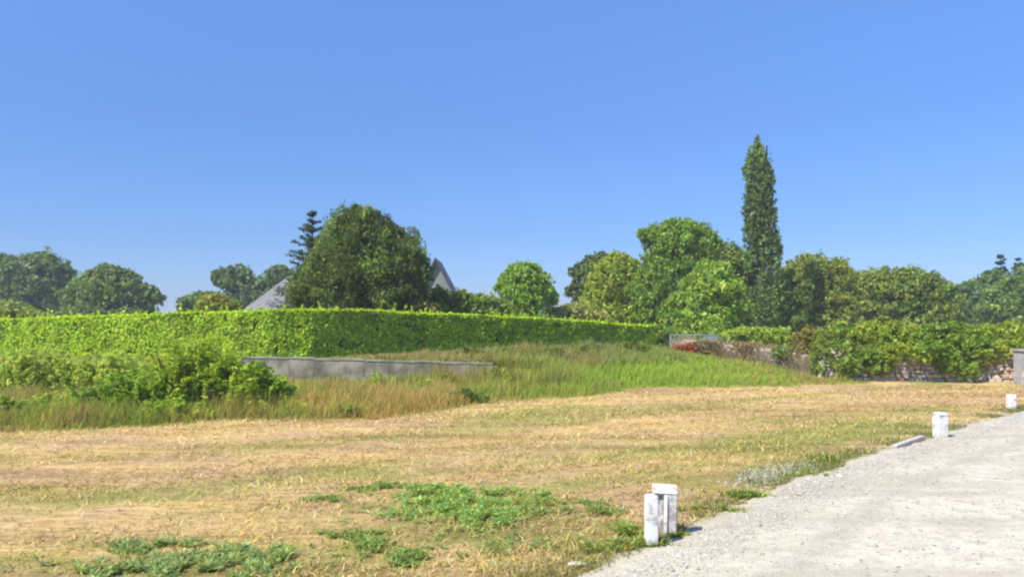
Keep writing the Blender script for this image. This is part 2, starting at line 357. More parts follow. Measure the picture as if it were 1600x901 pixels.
# weeds and dry grass on the bank between retaining wall and hedge
HED = np.array([(-60, 52.0), (-23.5, 37.0), (-9.0, 31.9+.75), (8.2, 45.0)])
def hedge_y(x): return np.interp(x, HED[:, 0], HED[:, 1])
n = 60000; x = rng.uniform(-8.9, 8.3, n); y0 = np.where(x < -.6, wall_y(x)+.04, wall_y(x)+.1+.6*(x+.6)); y = y0+(hedge_y(x)-.35-y0)*rng.random(n)
cb = vary((.17, .22, .05), n, .3, .15); ct = vary((.34, .38, .10), n, .25, .12)
tn = vnoise(x, y*.5, .9, 48) > rng.uniform(.45, .9, n); cb[tn] = vary((.26, .21, .07), tn.sum(), .25, .1); ct[tn] = vary((.46, .36, .15), tn.sum(), .22, .1)
k = rng.random(n) < np.interp(x, [-8, -3, 1, 6], [.85, .75, .3, .15]); cb[k] = vary((.30, .25, .08), k.sum(), .2, .1); ct[k] = vary((.52, .43, .18), k.sum(), .22, .1)
nearw = (y-y0 < .9) & (x > -6.5) & (x < 2.0) & (vnoise(x, x*0, .7, 50) > .35)
hh = np.interp(x, [-9, -6.5, -3, 0, 4, 7, 8.4], [.08, .2, .38, .6, .6, .36, .2])*(1-.35*sstep(3.0, 0.3, hedge_y(x)-y))*rng.uniform(.4, 1.15, n)*(.55+.7*vnoise(x, y, .8, 45))
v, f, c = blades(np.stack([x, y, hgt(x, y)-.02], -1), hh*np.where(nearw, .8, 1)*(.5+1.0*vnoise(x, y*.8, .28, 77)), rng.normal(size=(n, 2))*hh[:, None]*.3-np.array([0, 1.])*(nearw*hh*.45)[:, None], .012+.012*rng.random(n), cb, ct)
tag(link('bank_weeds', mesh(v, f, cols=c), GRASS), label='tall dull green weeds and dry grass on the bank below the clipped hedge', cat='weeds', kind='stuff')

# ------------------------------------------------------------------ fresh weeds on the mown field (leafy patches)
def leafy_patch(name, pts, n, hmax, base, lsize, label, sd):
    """rosettes of broad leaves; pts = list of (px,py,rx,ry) ground ellipses in metres"""
    r = np.random.default_rng(sd); P, N, T, s = [], [], [], []
    for (cx, cy, a, b, wgt) in pts:
        m_ = int(n*wgt); t = r.uniform(0, 6.28, m_); q = np.sqrt(r.random(m_))*(1+.25*r.normal(size=m_))
        bx = cx+a*q*np.cos(t); by = cy+b*q*np.sin(t); keep = vnoise(bx, by, .22, sd)+.6*(vnoise(bx, by, .07, sd+1)-.5) > .5; bx, by = bx[keep], by[keep]
        for k in range(7):
            th = r.uniform(0, 6.28, len(bx)); le = r.uniform(.5, 1.2, len(bx))*lsize; el = r.uniform(.15, .75, len(bx))
            dr = np.stack([np.cos(th)*np.cos(el), np.sin(th)*np.cos(el), np.sin(el)], -1)
            P.append(np.stack([bx, by, hgt(bx, by)+.01+hmax*r.random(len(bx))*(1-.6*np.clip(q[keep], 0, 1))], -1)+dr*le[:, None])
            T.append(dr); N.append(np.cross(dr, np.cross((0, 0, 1.), dr))+.2*r.normal(size=dr.shape)); s.append(le)
    P, T, N, s = map(np.concatenate, (P, T, N, s))
    c_ = vary(base, len(P), .3, .18)
    v, f, c = cards(P, N, s, .28, T, c_, .15)
    return tag(link(name, mesh(v, f, cols=c), LEAF), label=label, cat='weeds', kind='stuff')
leafy_patch('green_weeds', [(-.75, 11.0, .55, .75, .5), (-.35, 10.2, .45, .45, .3), (-1.2, 11.6, .45, .4, .2), (.0, 11.3, .6, .6, .14), (-.9, 10.6, .9, .9, .2)], 2000, .10, (.33, .45, .11), .05, 'bright green leafy weeds growing in the middle of the mown field', 51)
leafy_patch('green_weeds', [(-3.3, 8.0, .9, .35, .5), (-3.9, 8.9, .6, .25, .15), (-2.9, 8.6, .5, .3, .15), (-3.3, 8.3, 1.2, .6, .35)], 1500, .06, (.31, .39, .13), .045, 'low dull green weeds at the bottom left of the mown field', 52)
leafy_patch('green_weeds', [(-2.6, 11.1, .3, .2, .12), (-2.0, 12.0, .55, .3, .2), (-1.9, 9.3, .35, .15, .1), (-1.55, 8.9, .3, .5, .16), (-1.1, 8.4, .2, .3, .1), (-1.7, 10.2, .5, .25, .15), (-2.4, 8.4, .1, .12, .05), (1.0, 10.6, .5, .35, .3), (.3, 10.6, .3, .5, .08), (-.3, 8.9, .7, .5, .12)], 1400, .05, (.27, .36, .09), .04, 'small scattered green weeds in the straw around the largest weed patch', 53)
leafy_patch('green_weeds', [(1.57, 8.95, .14, .12, .25), (1.86, 9.35, .16, .12, .2), (1.35, 9.35, .16, .35, .3), (1.85, 9.75, .18, .2, .2), (2.6, 10.5, .5, .14, .2), (3.3, 11.4, .4, .14, .16), (4.9, 12.9, .4, .2, .1), (5.6, 14.4, .4, .22, .12), (1.0, 8.9, .3, .3, .14)], 1300, .08, (.30, .36, .08), .045, 'green tufts at the foot of the white posts along the road verge', 54)
n = 26000; x, y = frustum_pts(n, 7, 20, 1.2); g = zone_green(x, y); k = (rng.random(n) < sstep(.28, .75, g)) & (road_dist(x, y) > 0) & (meadow(x, y) < 0); x, y = x[k], y[k]; n = len(x)
cb = vary((.27, .32, .08), n, .25, .12); hh = rng.uniform(.02, .09, n)
v, f, c = blades(np.stack([x, y, hgt(x, y)-.005], -1), hh, rng.normal(size=(n, 2))*.035, .003+.003*rng.random(n), cb, cb*1.3)
tag(link('regrowing_grass', mesh(v, f, cols=c), GRASS), label='thin green grass growing back through the straw', cat='grass', kind='stuff')
# short verge grass along road edge
n = 16000; s_ = rng.uniform(0, 26, n); off = -np.abs(rng.normal(.05, .35, n)); g_ = vnoise(s_, s_*0, .8, 61) > .38
s_, off = s_[g_], off[g_]; n = len(s_)
px = np.interp(s_, ss, ex)+np.interp(s_, ss, nxr)*off; py = np.interp(s_, ss, ey)+np.interp(s_, ss, nyr)*off
hh = rng.uniform(.03, .12, n); cb = vary((.17, .18, .05), n, .3, .15)
v, f, c = blades(np.stack([px, py, hgt(px, py)-.01], -1), hh, rng.normal(size=(n, 2))*.04, .004+.003*rng.random(n), cb, cb*1.5)
tag(link('verge_grass', mesh(v, f, cols=c), GRASS), label='short ragged grass fringe where the field meets the gravel road', cat='grass', kind='stuff')

# ------------------------------------------------------------------ foliage masses
def shell(c, r, n, flat=0.0, inner=.55):
    """points in the outer part of an ellipsoid with outward normals"""
    q = unit(rng.normal(size=(n, 3))); rr = (inner+(1-inner)*rng.random(n)**.6)[:, None]
    rr = rr*(1+.13*rng.normal(size=(n, 1)))
    return np.asarray(c)+q*rr*np.asarray(r), unit(q/np.asarray(r))
FG = np.array([1.85, 1.7, 1.0])
def crown(ells, n, leaf, col, sub=14, subr=(.28, .5), zmin=0, vcol=.22, hue=.12, rnd=.55, asp=.65, dark=.12, vert=1.0, holes=-.85):
    """ells: (x,y,z,rx,ry,rz). each ellipse breaks into leafy sub-clumps"""
    P, N, C = [], [], []; col = np.asarray(col)*FG
    vol = np.array([(e[3]*e[5]) for e in ells]); wts = vol/vol.sum()
    for e, wt in zip(ells, wts):
        c0, r0 = np.array(e[:3]), np.array(e[3:])
        k = max(5, int(sub*(wt*len(ells))**.5))
        q = unit(rng.normal(size=(k, 3))); q[:, 2] = np.where(q[:, 2] < -.5, -q[:, 2], q[:, 2])
        for j in range(k):
            sr = rng.uniform(*subr); cc = c0+q[j]*r0*(1-sr*.85); rr = r0*sr*np.array([1, 1, vert])*rng.uniform(.8, 1.2, 3)
            m_ = int(n*wt*.82/k); p, nn = shell(cc, rr, m_, inner=.5)
            P.append(p); N.append(nn); b = np.asarray(col)*math.exp(rng.normal()*dark); b = b*np.array([1+rng.normal()*hue*.45, 1, 1])
            C.append(vary(b, m_, vcol, hue))
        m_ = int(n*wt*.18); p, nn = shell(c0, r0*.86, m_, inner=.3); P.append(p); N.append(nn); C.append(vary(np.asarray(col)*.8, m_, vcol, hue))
    P, N, C = map(np.concatenate, (P, N, C))
    k = P[:, 2] > zmin; P, N, C = P[k], N[k], C[k]
    # boughs pushed in and out, and hollows between them
    sc_ = float(np.mean([min(e[3], e[5]) for e in ells])); wl = np.clip(sc_, .5, 2.2)
    f3 = lambda w_: sum(np.sin(P@(unit(rng.normal(size=3))*6.28/(w_*rng.uniform(.7, 1.4)))+rng.uniform(0, 6.28)) for _ in range(4))/2.0
    P = P+np.stack([f3(wl*1.2), f3(wl*1.2), f3(wl*1.2)*vert**.5], -1)*wl*.13
    hol = f3(wl*.9) < rng.normal(holes, .15, len(P)); P, N, C = P[~hol], N[~hol], C[~hol]
    k = P[:, 2] > zmin; P, N, C = P[k], N[k], C[k]
    # twig tips that break the outline
    for e in ells:
        m_ = int(14+n/900/len(ells)*8); q = unit(rng.normal(size=(m_, 3))); q[:, 2] = np.abs(q[:, 2])*.9-.1
        p0 = np.array(e[:3])+q*np.array(e[3:])*.93; dr = unit(q+rng.normal(size=(m_, 3))*.35+np.array([0, 0, .55*vert])); ln = np.minimum(rng.uniform(.10, .30, m_)*min(e[3], e[5])*vert**.5, rng.uniform(.2, .55, m_))
        k_ = 9; t = np.tile(np.linspace(0, 1, k_), m_)[:, None]
        pp = np.repeat(p0, k_, 0)+np.repeat(dr*ln[:, None], k_, 0)*t+rng.normal(size=(m_*k_, 3))*leaf*.6*(1.2-t)
        P = np.concatenate([P, pp]); N = np.concatenate([N, rng.normal(size=pp.shape)+[0, -.3, .5]]); C = np.concatenate([C, vary(col, len(pp), vcol, hue)])
    N = unit(N+rnd*rng.normal(size=N.shape)); s = leaf*np.exp(rng.normal(-.08, .32, len(P)))
    return cards(P, N, s, asp, None, C)
def trunk_mesh(h, r, top, limbs=5, spread=1.5):
    pts = [(0, 0, -.3), (rng.normal()*.05, rng.normal()*.05, h*.4), (rng.normal()*.12, rng.normal()*.1, h*.75), (rng.normal()*.2, 0, top)]
    parts = [tube(pts, [r*1.35, r, r*.75, r*.2], 8)]
    for k in range(limbs):
        t = 2*math.pi*(k+rng.random()*.5)/limbs; z0 = h*rng.uniform(.45, .85); e = spread*rng.uniform(.6, 1)
        parts.append(tube([(0, 0, z0), (math.cos(t)*e*.4, math.sin(t)*e*.4, z0+(top-z0)*.3), (math.cos(t)*e, math.sin(t)*e, z0+(top-z0)*.75)], [r*.5, r*.35, r*.08], 6))
    return join([(v, f, (0, 0, 0)) for v, f in parts])[:2]
def tree(name, label, cat, d, ells, n, leaf, col, group=None, tr=.22, skirt=True, **kw):
    """ells in picture rows/columns at distance d: (px,py,rx,ry[,dy])"""
    cx = X(np.mean([e[0] for e in ells]), d); gz0 = float(hgt(cx, d))
    if d > 45:            # extra boughs break up the rounded crowns
        for e in list(ells):
            for k in range(2):
                a = rng.uniform(-.2, math.pi+.2); r_ = rng.uniform(.28, .5)
                ells = list(ells)+[(e[0]+math.cos(a)*e[2]*.8, e[1]-math.sin(a)*e[3]*(.85-r_*.5), e[2]*r_, e[3]*r_*.9)]
    if skirt:
        lo = min(e[0]-e[2] for e in ells); hi = max(e[0]+e[2] for e in ells); by = HZ+(CH-gz0)/d*F
        ty_ = max(e[1] for e in ells); hh_ = max(8, (by-ty_)*.62)
        ells = list(ells)+[((lo+hi)/2, (by+ty_)/2+2, (hi-lo)*.46, hh_)]
    E = [(X(e[0], d)-cx, (e[4] if len(e) > 4 else 0), Z(e[1], d)-gz0, e[2]/F*d, e[2]/F*d*kw.get('dep', .9), e[3]/F*d) for e in ells]
    kw.pop('dep', None)
    root = empty(name, (cx, d, gz0), label=label, cat=cat, group=group)
    top = max(e[2]+e[5]*.6 for e in E)
    tv, tf = trunk_mesh(top*.8, tr, top, 6, max(e[3] for e in E)*.6)
    link('trunk', mesh(tv, tf, smooth=True), BARK, root)
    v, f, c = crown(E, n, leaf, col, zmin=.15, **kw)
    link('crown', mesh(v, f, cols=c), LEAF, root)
    return root

# far trees to the left
HAZY_LEAF = (.085, .135, .07)  # leaf colour shifted to blue: the haze of distance put into it
GL = 'distant trees behind the left hedge'
tree('oak_tree', 'tall dark blue-green broadleaf tree at the left edge of the picture', 'tree', 112, [(52, 440, 58, 44), (78, 425, 36, 32), (20, 445, 40, 40), (95, 455, 26, 36)], 17550, 0.286, HAZY_LEAF, GL, tr=.4)
tree('oak_tree', 'far tree cut by the left picture edge, beside the tall dark one', 'tree', 118, [(-30, 435, 46, 46), (2, 425, 22, 30)], 10800, 0.286, HAZY_LEAF, GL, tr=.4)
tree('oak_tree', 'rounded grey-green tree standing right of the tall dark tree at far left', 'tree', 96, [(175, 455, 58, 38), (215, 470, 34, 28), (125, 470, 36, 28), (165, 438, 36, 24)], 18900, 0.244, (.10, .155, .06), GL, tr=.35)
tree('oak_tree', 'distant blue-green tree whose crown shows left of the slate roof', 'tree', 105, [(370, 445, 34, 30), (400, 455, 44, 26), (435, 440, 24, 26), (345, 432, 14, 12)], 14850, 0.252, HAZY_LEAF, GL, tr=.35)
tree('oak_tree', 'low distant tree sloping down to the open gap of sky', 'tree', 100, [(325, 478, 40, 22), (300, 484, 20, 14)], 6750, 0.235, (.085, .14, .055), GL, tr=.25)
GS = 'garden shrubs showing over the clipped hedge'
tree('garden_shrub', 'small olive-green bush just left of the slate roof', 'shrub', 55, [(335, 478, 32, 20), (352, 482, 22, 15)], 3600, .13, (.17, .19, .05), GS, tr=.08)
tree('garden_shrub', 'pale grey-green shrub above the hedge at the far left edge', 'shrub', 50, [(15, 492, 42, 20), (55, 500, 32, 14), (-30, 490, 30, 22)], 4600, .13, (.16, .21, .08), GS, tr=.08)
# big dome cypress + fir tip
tree('cypress_tree', 'largest dome-shaped dark evergreen tree standing in front of the slate-roofed house', 'tree', 42,
     [(562, 405, 84, 76), (566, 374, 54, 50), (526, 434, 60, 54), (610, 420, 60, 66), (555, 452, 104, 46), (490, 450, 42, 46), (630, 452, 38, 44), (563, 345, 28, 25), (640, 425, 30, 44), (652, 440, 25, 48), (475, 465, 26, 26), (562, 440, 72, 40), (615, 462, 55, 32), (520, 465, 55, 30)], 76000, .088, (.082, .122, .036), tr=.3, sub=30, subr=(.14, .28), dark=.34, holes=-1.7, vert=1.25, rnd=.6, dep=.85, asp=.4)
def conifer(name, label, d, px, top, bot, wpx, n, col, group=None, lv=13):
    cx = X(px, d); gz0 = float(hgt(cx, d)); zt = Z(top, d)-gz0; zb = Z(bot, d)-gz0; R = wpx/F*d
    root = empty(name, (cx, d, gz0), label=label, cat='tree', group=group)
    parts = [tube([(0, 0, -.3), (0, 0, zt*.5), (0, 0, zt)], [.22, .13, .015], 7)]; P, N, T = [], [], []
    for i in range(lv):
        t = i/(lv-1); z = zt-(zt-zb)*t**.9; r = R*(.10+.90*t)*rng.uniform(.75, 1.2)
        for k in range(6):
            a = 6.28*(k+rng.random()*.7)/6; z = zt-(zt-zb)*min(1, max(0, t+rng.normal()*.18/lv))**.9; rr = r*rng.uniform(.65, 1.1); e = np.array([math.cos(a)*rr, math.sin(a)*rr, z+rr*rng.uniform(.15, .45)])
            s0 = np.array([0, 0, z]); parts.append(tube([s0, e], [.035, .008], 4))
            m_ = max(10, int(n/lv/6*(.4+t)*1.3)); q = rng.random((m_, 1))**.7; p = s0+(e-s0)*q
            p = p+rng.normal(size=(m_, 3))*np.array([.045, .045, .03])*R*(.4+t); P.append(p)
            N.append(np.array([0, 0, 1.])+.5*rng.normal(size=(m_, 3))); T.append(np.tile(unit(e-s0), (m_, 1)))
    v, f, _ = join([(v, f, (0, 0, 0)) for v, f in parts]); link('trunk', mesh(v, f), BARK, root)
    P, N, T = map(np.concatenate, (P, N, T)); c_ = vary(col, len(P), .2, .1)
    v, f, c = cards(P, N, .0022*d*rng.uniform(.7, 1.3, len(P)), .45, T, c_, .5); link('crown', mesh(v, f, cols=c), LEAF, root)
conifer('fir_tree', 'slim blue-green fir with open whorled top, left of the dome evergreen', 48, 488, 333, 490, 66, 8000, (.085, .13, .07), lv=14)
# back row that closes the gaps of the right-hand wood
for px_, top_, w_, lb in [(1005, 440, 40, 'dark tree filling the gap behind the yellow-green chestnut'), (1335, 432, 34, 'dark tree behind the gap between the two olive-green trees right of the poplar'), (1402, 440, 34, 'dark tree behind the middle of the right-hand row'), (1478, 462, 30, 'low dark tree behind the right end of the right-hand row'), (1240, 425, 34, 'dark tree seen just right behind the poplar')]:
    tree('lime_tree', lb, 'tree', 80, [(px_, top_+30, w_, 32), (px_+18, top_+45, w_*.8, 30), (px_-16, top_+48, w_*.8, 28)], 7000, .22, (.085, .13, .045), 'broadleaf trees of the right-hand wood', tr=.25)
# middle shrubs
tree('garden_shrub', 'mid-green shrub just right of the dome evergreen, under the gable', 'shrub', 44, [(700, 478, 36, 28), (680, 470, 20, 22), (725, 476, 22, 22)], 6000, .10, (.13, .18, .045), GS, tr=.08)
tree('garden_shrub', 'low broad shrub between the gable and the small round tree', 'shrub', 47, [(760, 480, 30, 22), (742, 474, 20, 18), (785, 486, 24, 16)], 5200, .10, (.13, .20, .05), GS, tr=.08)
tree('garden_shrub', 'dark low shrub at the right foot of the dome evergreen', 'shrub', 41.5, [(662, 485, 30, 16)], 2200, .09, (.09, .115, .04), GS, tr=.08)
tree('ash_tree', 'small round bright green tree standing alone in the middle over the hedge', 'tree', 50, [(820, 455, 42, 38), (806, 465, 32, 36), (838, 470, 30, 32), (822, 434, 30, 24), (796, 442, 16, 16)], 17550, 0.101, (.15, .24, .055), tr=.12, sub=20, subr=(.22, .38), vert=1.3)
tree('garden_shrub', 'pale grey-green feathery shrub right of the small round tree', 'shrub', 52, [(880, 492, 26, 16), (905, 490, 24, 18), (925, 496, 18, 14)], 4200, .11, (.22, .25, .13), GS, tr=.08)
# right wood
GR = 'broadleaf trees of the right-hand wood'
tree('lime_tree', 'dark rounded tree at the left end of the right-hand wood', 'tree', 72, [(935, 440, 40, 44), (918, 460, 28, 34), (950, 420, 28, 26)], 13500, 0.168, (.08, .12, .045), GR, tr=.25)
tree('chestnut_tree', 'yellow-green chestnut tree with creamy flower tips', 'tree', 60, [(962, 440, 44, 42), (940, 470, 34, 34), (985, 460, 30, 42), (965, 420, 30, 25)], 21600, 0.126, (.20, .255, .05), tr=.25, sub=20, subr=(.22, .38))
tree('maple_tree', 'tall full green tree with the highest rounded crown, left of the poplar', 'tree', 58, [(1062, 395, 58, 54), (1045, 430, 50, 56), (1020, 460, 36, 52), (1095, 385, 32, 38), (1062, 366, 34, 26), (1022, 375, 22, 26), (1040, 490, 48, 26)], 43200, 0.113, (.13, .21, .045), tr=.3, sub=22, subr=(.22, .4))
tree('maple_tree', 'darker green tree between the tallest rounded crown and the poplar', 'tree', 63, [(1140, 425, 46, 46), (1165, 460, 36, 46), (1120, 420, 28, 34), (1150, 490, 50, 26)], 20250, 0.134, (.11, .16, .04), GR, tr=.25)
tree('maple_tree', 'lower light green tree in front of the darker trees left of the poplar', 'tree', 52, [(1118, 450, 46, 40), (1140, 485, 36, 32), (1085, 480, 36, 34), (1110, 425, 26, 20)], 22950, 0.109, (.17, .26, .055), tr=.2, sub=20, subr=(.22, .38))
tree('poplar_tree', 'tall narrow columnar poplar rising high above the other trees', 'tree', 60,
     [(1183, 242, 7, 24), (1186, 264, 13, 34), (1172, 272, 9, 32), (1187, 305, 19, 42), (1201, 292, 9, 34), (1186, 345, 20, 42), (1170, 330, 9, 44), (1205, 345, 9, 42), (1176, 375, 14, 34), (1195, 385, 21, 36), (1176, 408, 15, 22), (1210, 396, 11, 30), (1204, 440, 23, 40), (1200, 480, 30, 40)],
     24000, .105, (.09, .145, .06), tr=.3, sub=14, subr=(.2, .42), vert=2.3, dark=.36)
tree('lime_tree', 'dark green tree at the foot of the poplar on its right', 'tree', 61, [(1232, 465, 34, 42), (1218, 485, 30, 30)], 12150, 0.126, (.10, .15, .04), GR, tr=.2)
tree('lime_tree', 'broad olive-green tree right of the poplar', 'tree', 66, [(1275, 440, 46, 44), (1250, 430, 26, 32), (1312, 450, 28, 46), (1290, 480, 56, 34)], 25650, 0.139, (.16, .20, .05), GR, tr=.25)
tree('lime_tree', 'olive-green tree second from the poplar, at the centre of the right-hand row', 'tree', 70, [(1372, 460, 42, 42), (1350, 450, 26, 30), (1380, 490, 46, 26)], 17550, 0.143, (.15, .20, .05), GR, tr=.25)
tree('lime_tree', 'rounded green tree at the right end of the right-hand row before the gap of sky', 'tree', 68, [(1430, 455, 44, 38), (1462, 470, 32, 34), (1410, 445, 28, 28), (1440, 490, 52, 26)], 20250, 0.139, (.13, .185, .05), GR, tr=.25)
tree('oak_tree', 'hazy blue-green tree right of the sky gap near the right edge', 'tree', 98, [(1525, 468, 36, 30), (1555, 458, 32, 36), (1500, 478, 30, 24)], 16200, 0.218, (.085, .15, .055), tr=.3)
tree('oak_tree', 'hazy green tree cut by the right picture edge', 'tree', 92, [(1590, 462, 40, 36), (1622, 455, 38, 46), (1575, 482, 44, 28)], 16200, 0.210, (.10, .165, .05), tr=.3)
conifer('spruce_tree', 'left of two distant pointed spruces at the right edge', 100, 1563, 400, 490, 40, 4500, (.085, .13, .08), lv=12)
conifer('spruce_tree', 'right of two distant pointed spruces at the right edge', 104, 1591, 405, 490, 40, 4500, (.085, .13, .08), lv=12)

# ------------------------------------------------------------------ clipped hedge
def hedge():
    root = empty('clipped_hedge', (-9.0, 32.4, 1.0), label='long clipped bright green hedge bending round the garden above the retaining wall', cat='hedge')
    path = np.array([(-62, 52), (-40, 43.2), (-23.5, 37.2), (-14.5, 34.0), (-11.4, 33.0), (-9.9, 32.75), (-8.5, 33.15), (-6.6, 34.4), (-3, 37.2), (3, 41.6), (8.4, 45.6)], float)
    sg = np.r_[0, np.cumsum(np.hypot(*np.diff(path, axis=0).T))]; Lh = sg[-1]
    topz = np.array([2.6, 2.62, 2.55, 2.78, 2.88, 2.92, 2.92, 2.92, 2.82, 2.5, 2.14])
    botz = np.array([.2, .2, .2, .4, .75, 1.0, 1.0, 1.0, .9, .7, .55])
    def fr(s):
        x = np.interp(s, sg, path[:, 0]); y = np.interp(s, sg, path[:, 1])
        x2 = np.interp(np.minimum(s+.6, Lh), sg, path[:, 0])-np.interp(np.maximum(s-.6, 0), sg, path[:, 0])
        y2 = np.interp(np.minimum(s+.6, Lh), sg, path[:, 1])-np.interp(np.maximum(s-.6, 0), sg, path[:, 1])
        l = np.hypot(x2, y2); nx_, ny_ = y2/l, -x2/l
        return x, y, nx_, ny_
    W = 1.15
    # solid core painted dark, standing in for the shade behind the leaves
    s = np.linspace(0, Lh, 120); x, y, a, b = fr(s); tz = np.interp(s, sg, topz); bz = np.interp(s, sg, botz)
    V = []
    for o, zz in ((.12, bz-.3), (.12, tz-.14), (W-.1, tz-.14), (W-.1, bz-.3)):
        V.append(np.stack([x-a*o, y-b*o, zz], -1))
    V = np.array(V); id_ = np.arange(V.shape[0]*V.shape[1]).reshape(V.shape[:2])
    f = np.concatenate([np.stack([id_[k, :-1], id_[k, 1:], id_[(k+1) % 4, 1:], id_[(k+1) % 4, :-1]], -1) for k in range(4)]+[id_[:, [0]].T, id_[::-1, [-1]].T])
    V = V.reshape(-1, 3)-np.array([-9.0, 32.4, 1.0])
    link('dark_core', mesh(V, f, cols=np.tile((.05, .085, .014), (len(V), 1))), PEB, root)
    n = 120000; s = np.where(rng.random(n) < .8, rng.uniform(28, Lh, n), rng.uniform(0, 28, n)); x, y, a, b = fr(s); tz = np.interp(s, sg, topz); bz = np.interp(s, sg, botz)
    lump = .16*(vnoise(s, s*0, .8, 71)-.5)
    tz = tz+.10*(vnoise(s, s*0, 1.7, 72)-.5)
    face = rng.choice(3, n, p=[.62, .3, .08]); q = rng.random(n); dep = np.abs(rng.normal(0, .05, n))
    o = np.where(face == 0, dep+lump*1.2*(vnoise(s, q*3, .5, 73)), np.where(face == 1, q*W, W-dep))
    tz = tz+.07*(vnoise(s, q*2, .3, 75)-.5)
    zz = np.where(face == 1, tz-dep*.8+.012, bz-.15+(tz-bz+.15)*q)
    rd = (zz > tz-.1) & (face == 0); o = o+np.where(rd, (zz-tz+.1)*.7, 0)
    P = np.stack([x-a*o, y-b*o, zz], -1)
    N = np.stack([np.where(face == 1, 0, np.where(face == 0, a, -a)), np.where(face == 1, 0, np.where(face == 0, b, -b)), np.where(face == 1, 1., .25)], -1)
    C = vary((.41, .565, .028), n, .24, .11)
    sunlit_top = (face == 1) | (zz > tz-.12); C[sunlit_top] *= np.array([1.25, 1.15, 1.3])  # top and upper edge coloured lighter, as high sun would light them
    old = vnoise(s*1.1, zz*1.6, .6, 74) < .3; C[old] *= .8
    thin = (face == 0) & (vnoise(s, zz*1.3, .45, 76) < .2) & (rng.random(n) < .75)
    P, N, C, y = P[~thin], N[~thin], C[~thin], y[~thin]; n = len(P)
    m_ = 200; s2 = rng.uniform(24, Lh, m_); x2, y2, a2, b2 = fr(s2); tz2 = np.interp(s2, sg, topz); o2 = rng.uniform(0, W, m_); L2 = rng.gamma(2, .045, m_)
    for k in range(5):      # stray shoots
        P = np.concatenate([P, np.stack([x2-a2*o2+rng.normal(0, .02, m_), y2-b2*o2, tz2+L2*k/2.5], -1)]); N = np.concatenate([N, rng.normal(size=(m_, 3))]); C = np.concatenate([C, vary((.50, .62, .04), m_, .15, .08)]); y = np.concatenate([y, y2])
    n = len(P)
    P2 = P-np.array([-9.0, 32.4, 1.0])
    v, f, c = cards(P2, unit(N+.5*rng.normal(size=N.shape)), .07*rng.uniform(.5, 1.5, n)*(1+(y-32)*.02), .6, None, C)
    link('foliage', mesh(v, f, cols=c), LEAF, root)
    # end cap at the far right end
    n = 2500; e = path[-1]; P = np.stack([e[0]+rng.normal(0, .06, n), e[1]+.1+rng.uniform(-.1, 1.1, n)*.8, rng.uniform(.7, 2.2, n)], -1)-np.array([-9.0, 32.4, 1.0])
    v, f, c = cards(P, np.array([1., -.2, .2])+.5*rng.normal(size=(n, 3)), .08, .6, None, vary((.16, .27, .02), n, .2, .1)); link('end_foliage', mesh(v, f, cols=c), LEAF, root)
hedge()

# ------------------------------------------------------------------ retaining wall
CONC = plain('weathered_concrete', [(.3, (.09, .08, .06)), (.48, (.17, .155, .12)), (.56, (.25, .225, .18)), (.7, (.34, .31, .26))], 1.4, bdist=.02)
COPE = plain('mossy_coping', [(.3, (.15, .16, .10)), (.6, (.29, .30, .23))], 2.5)
root = empty('retaining_wall', (-4, 30.6, 0), label='low grey concrete retaining wall with pale coping below the hedge', cat='wall')
W0, W1 = np.array([-10.6, 31.43]), np.array([-.7, 30.06]); n_ = 10
for i in range(n_):
    a, b = W0+(W1-W0)*i/n_, W0+(W1-W0)*(i+1)/n_; t = (b-a)/np.linalg.norm(b-a); nn = np.array([t[1], -t[0]])
    h0, h1 = np.interp([a[0], b[0]], [-10.6, -.7], [1.03, .84]); g_ = .006
    jz = rng.normal()*.008
    def slab(o0, o1, z0, z1, z0b, z1b):
        p = [(a+t*g_+nn*o0, z0), (b-t*g_+nn*o0, z0b), (b-t*g_+nn*o1, z0b), (a+t*g_+nn*o1, z0), (a+t*g_+nn*o0, z1), (b-t*g_+nn*o0, z1b), (b-t*g_+nn*o1, z1b), (a+t*g_+nn*o1, z1)]
        return np.array([(q[0]+4, q[1]-30.6, z) for q, z in p]), np.array([(0,1,2,3),(4,7,6,5),(0,4,5,1),(1,5,6,2),(2,6,7,3),(3,7,4,0)])
    v, f = slab(.02, -.30, -.3, h0, -.3, h1); link('wall_panel', mesh(v, f), CONC, root)
    v, f = slab(.045, -.34, h0+.002+jz, h0+.06+jz, h1+.002+jz, h1+.06+jz); link('coping_slab', mesh(v, f), COPE, root)

# ------------------------------------------------------------------ slate-roofed house
SLATE = None
m, nt, bs = newmat('slate_roof'); tc = nt.nodes.new('ShaderNodeTexCoord'); br = nt.nodes.new('ShaderNodeTexBrick')
nt.links.new(tc.outputs['Object'], br.inputs[0]); br.inputs['Scale'].default_value = 1; br.inputs['Brick Width'].default_value = .3; br.inputs['Row Height'].default_value = .2; br.inputs['Mortar Size'].default_value = .008
br.inputs['Color1'].default_value = (.11, .115, .135, 1); br.inputs['Color2'].default_value = (.15, .155, .175, 1); br.inputs['Mortar'].default_value = (.09, .09, .1, 1)
mp = nt.nodes.new('ShaderNodeMapping'); mp.inputs['Rotation'].default_value = (rad(90), 0, 0); nt.links.new(tc.outputs['Object'], mp.inputs[0]); nt.links.new(mp.outputs[0], br.inputs[0])
nt.links.new(br.outputs[0], bs.inputs['Base Color']); bs.inputs['Roughness'].default_value = .55; SLATE = m
REND = plain('pale_render', [(.3, (.20, .225, .245)), (.7, (.26, .285, .305))], 1.5, bstr=.1)
VERGE = plain('dark_slate_trim', [(.3, (.05, .055, .065)), (.7, (.09, .095, .11))], 3)
D = 60.0; hx = X(560, D); gz0 = 1.1
house = empty('slate_house', (hx, D, gz0), label='house with steep grey slate roof and pale gable, mostly hidden by the dome evergreen', cat='house')
def hp(px, py, dy=0): d = D+dy; return (X(px, d)-hx, dy, Z(py, d)-gz0)
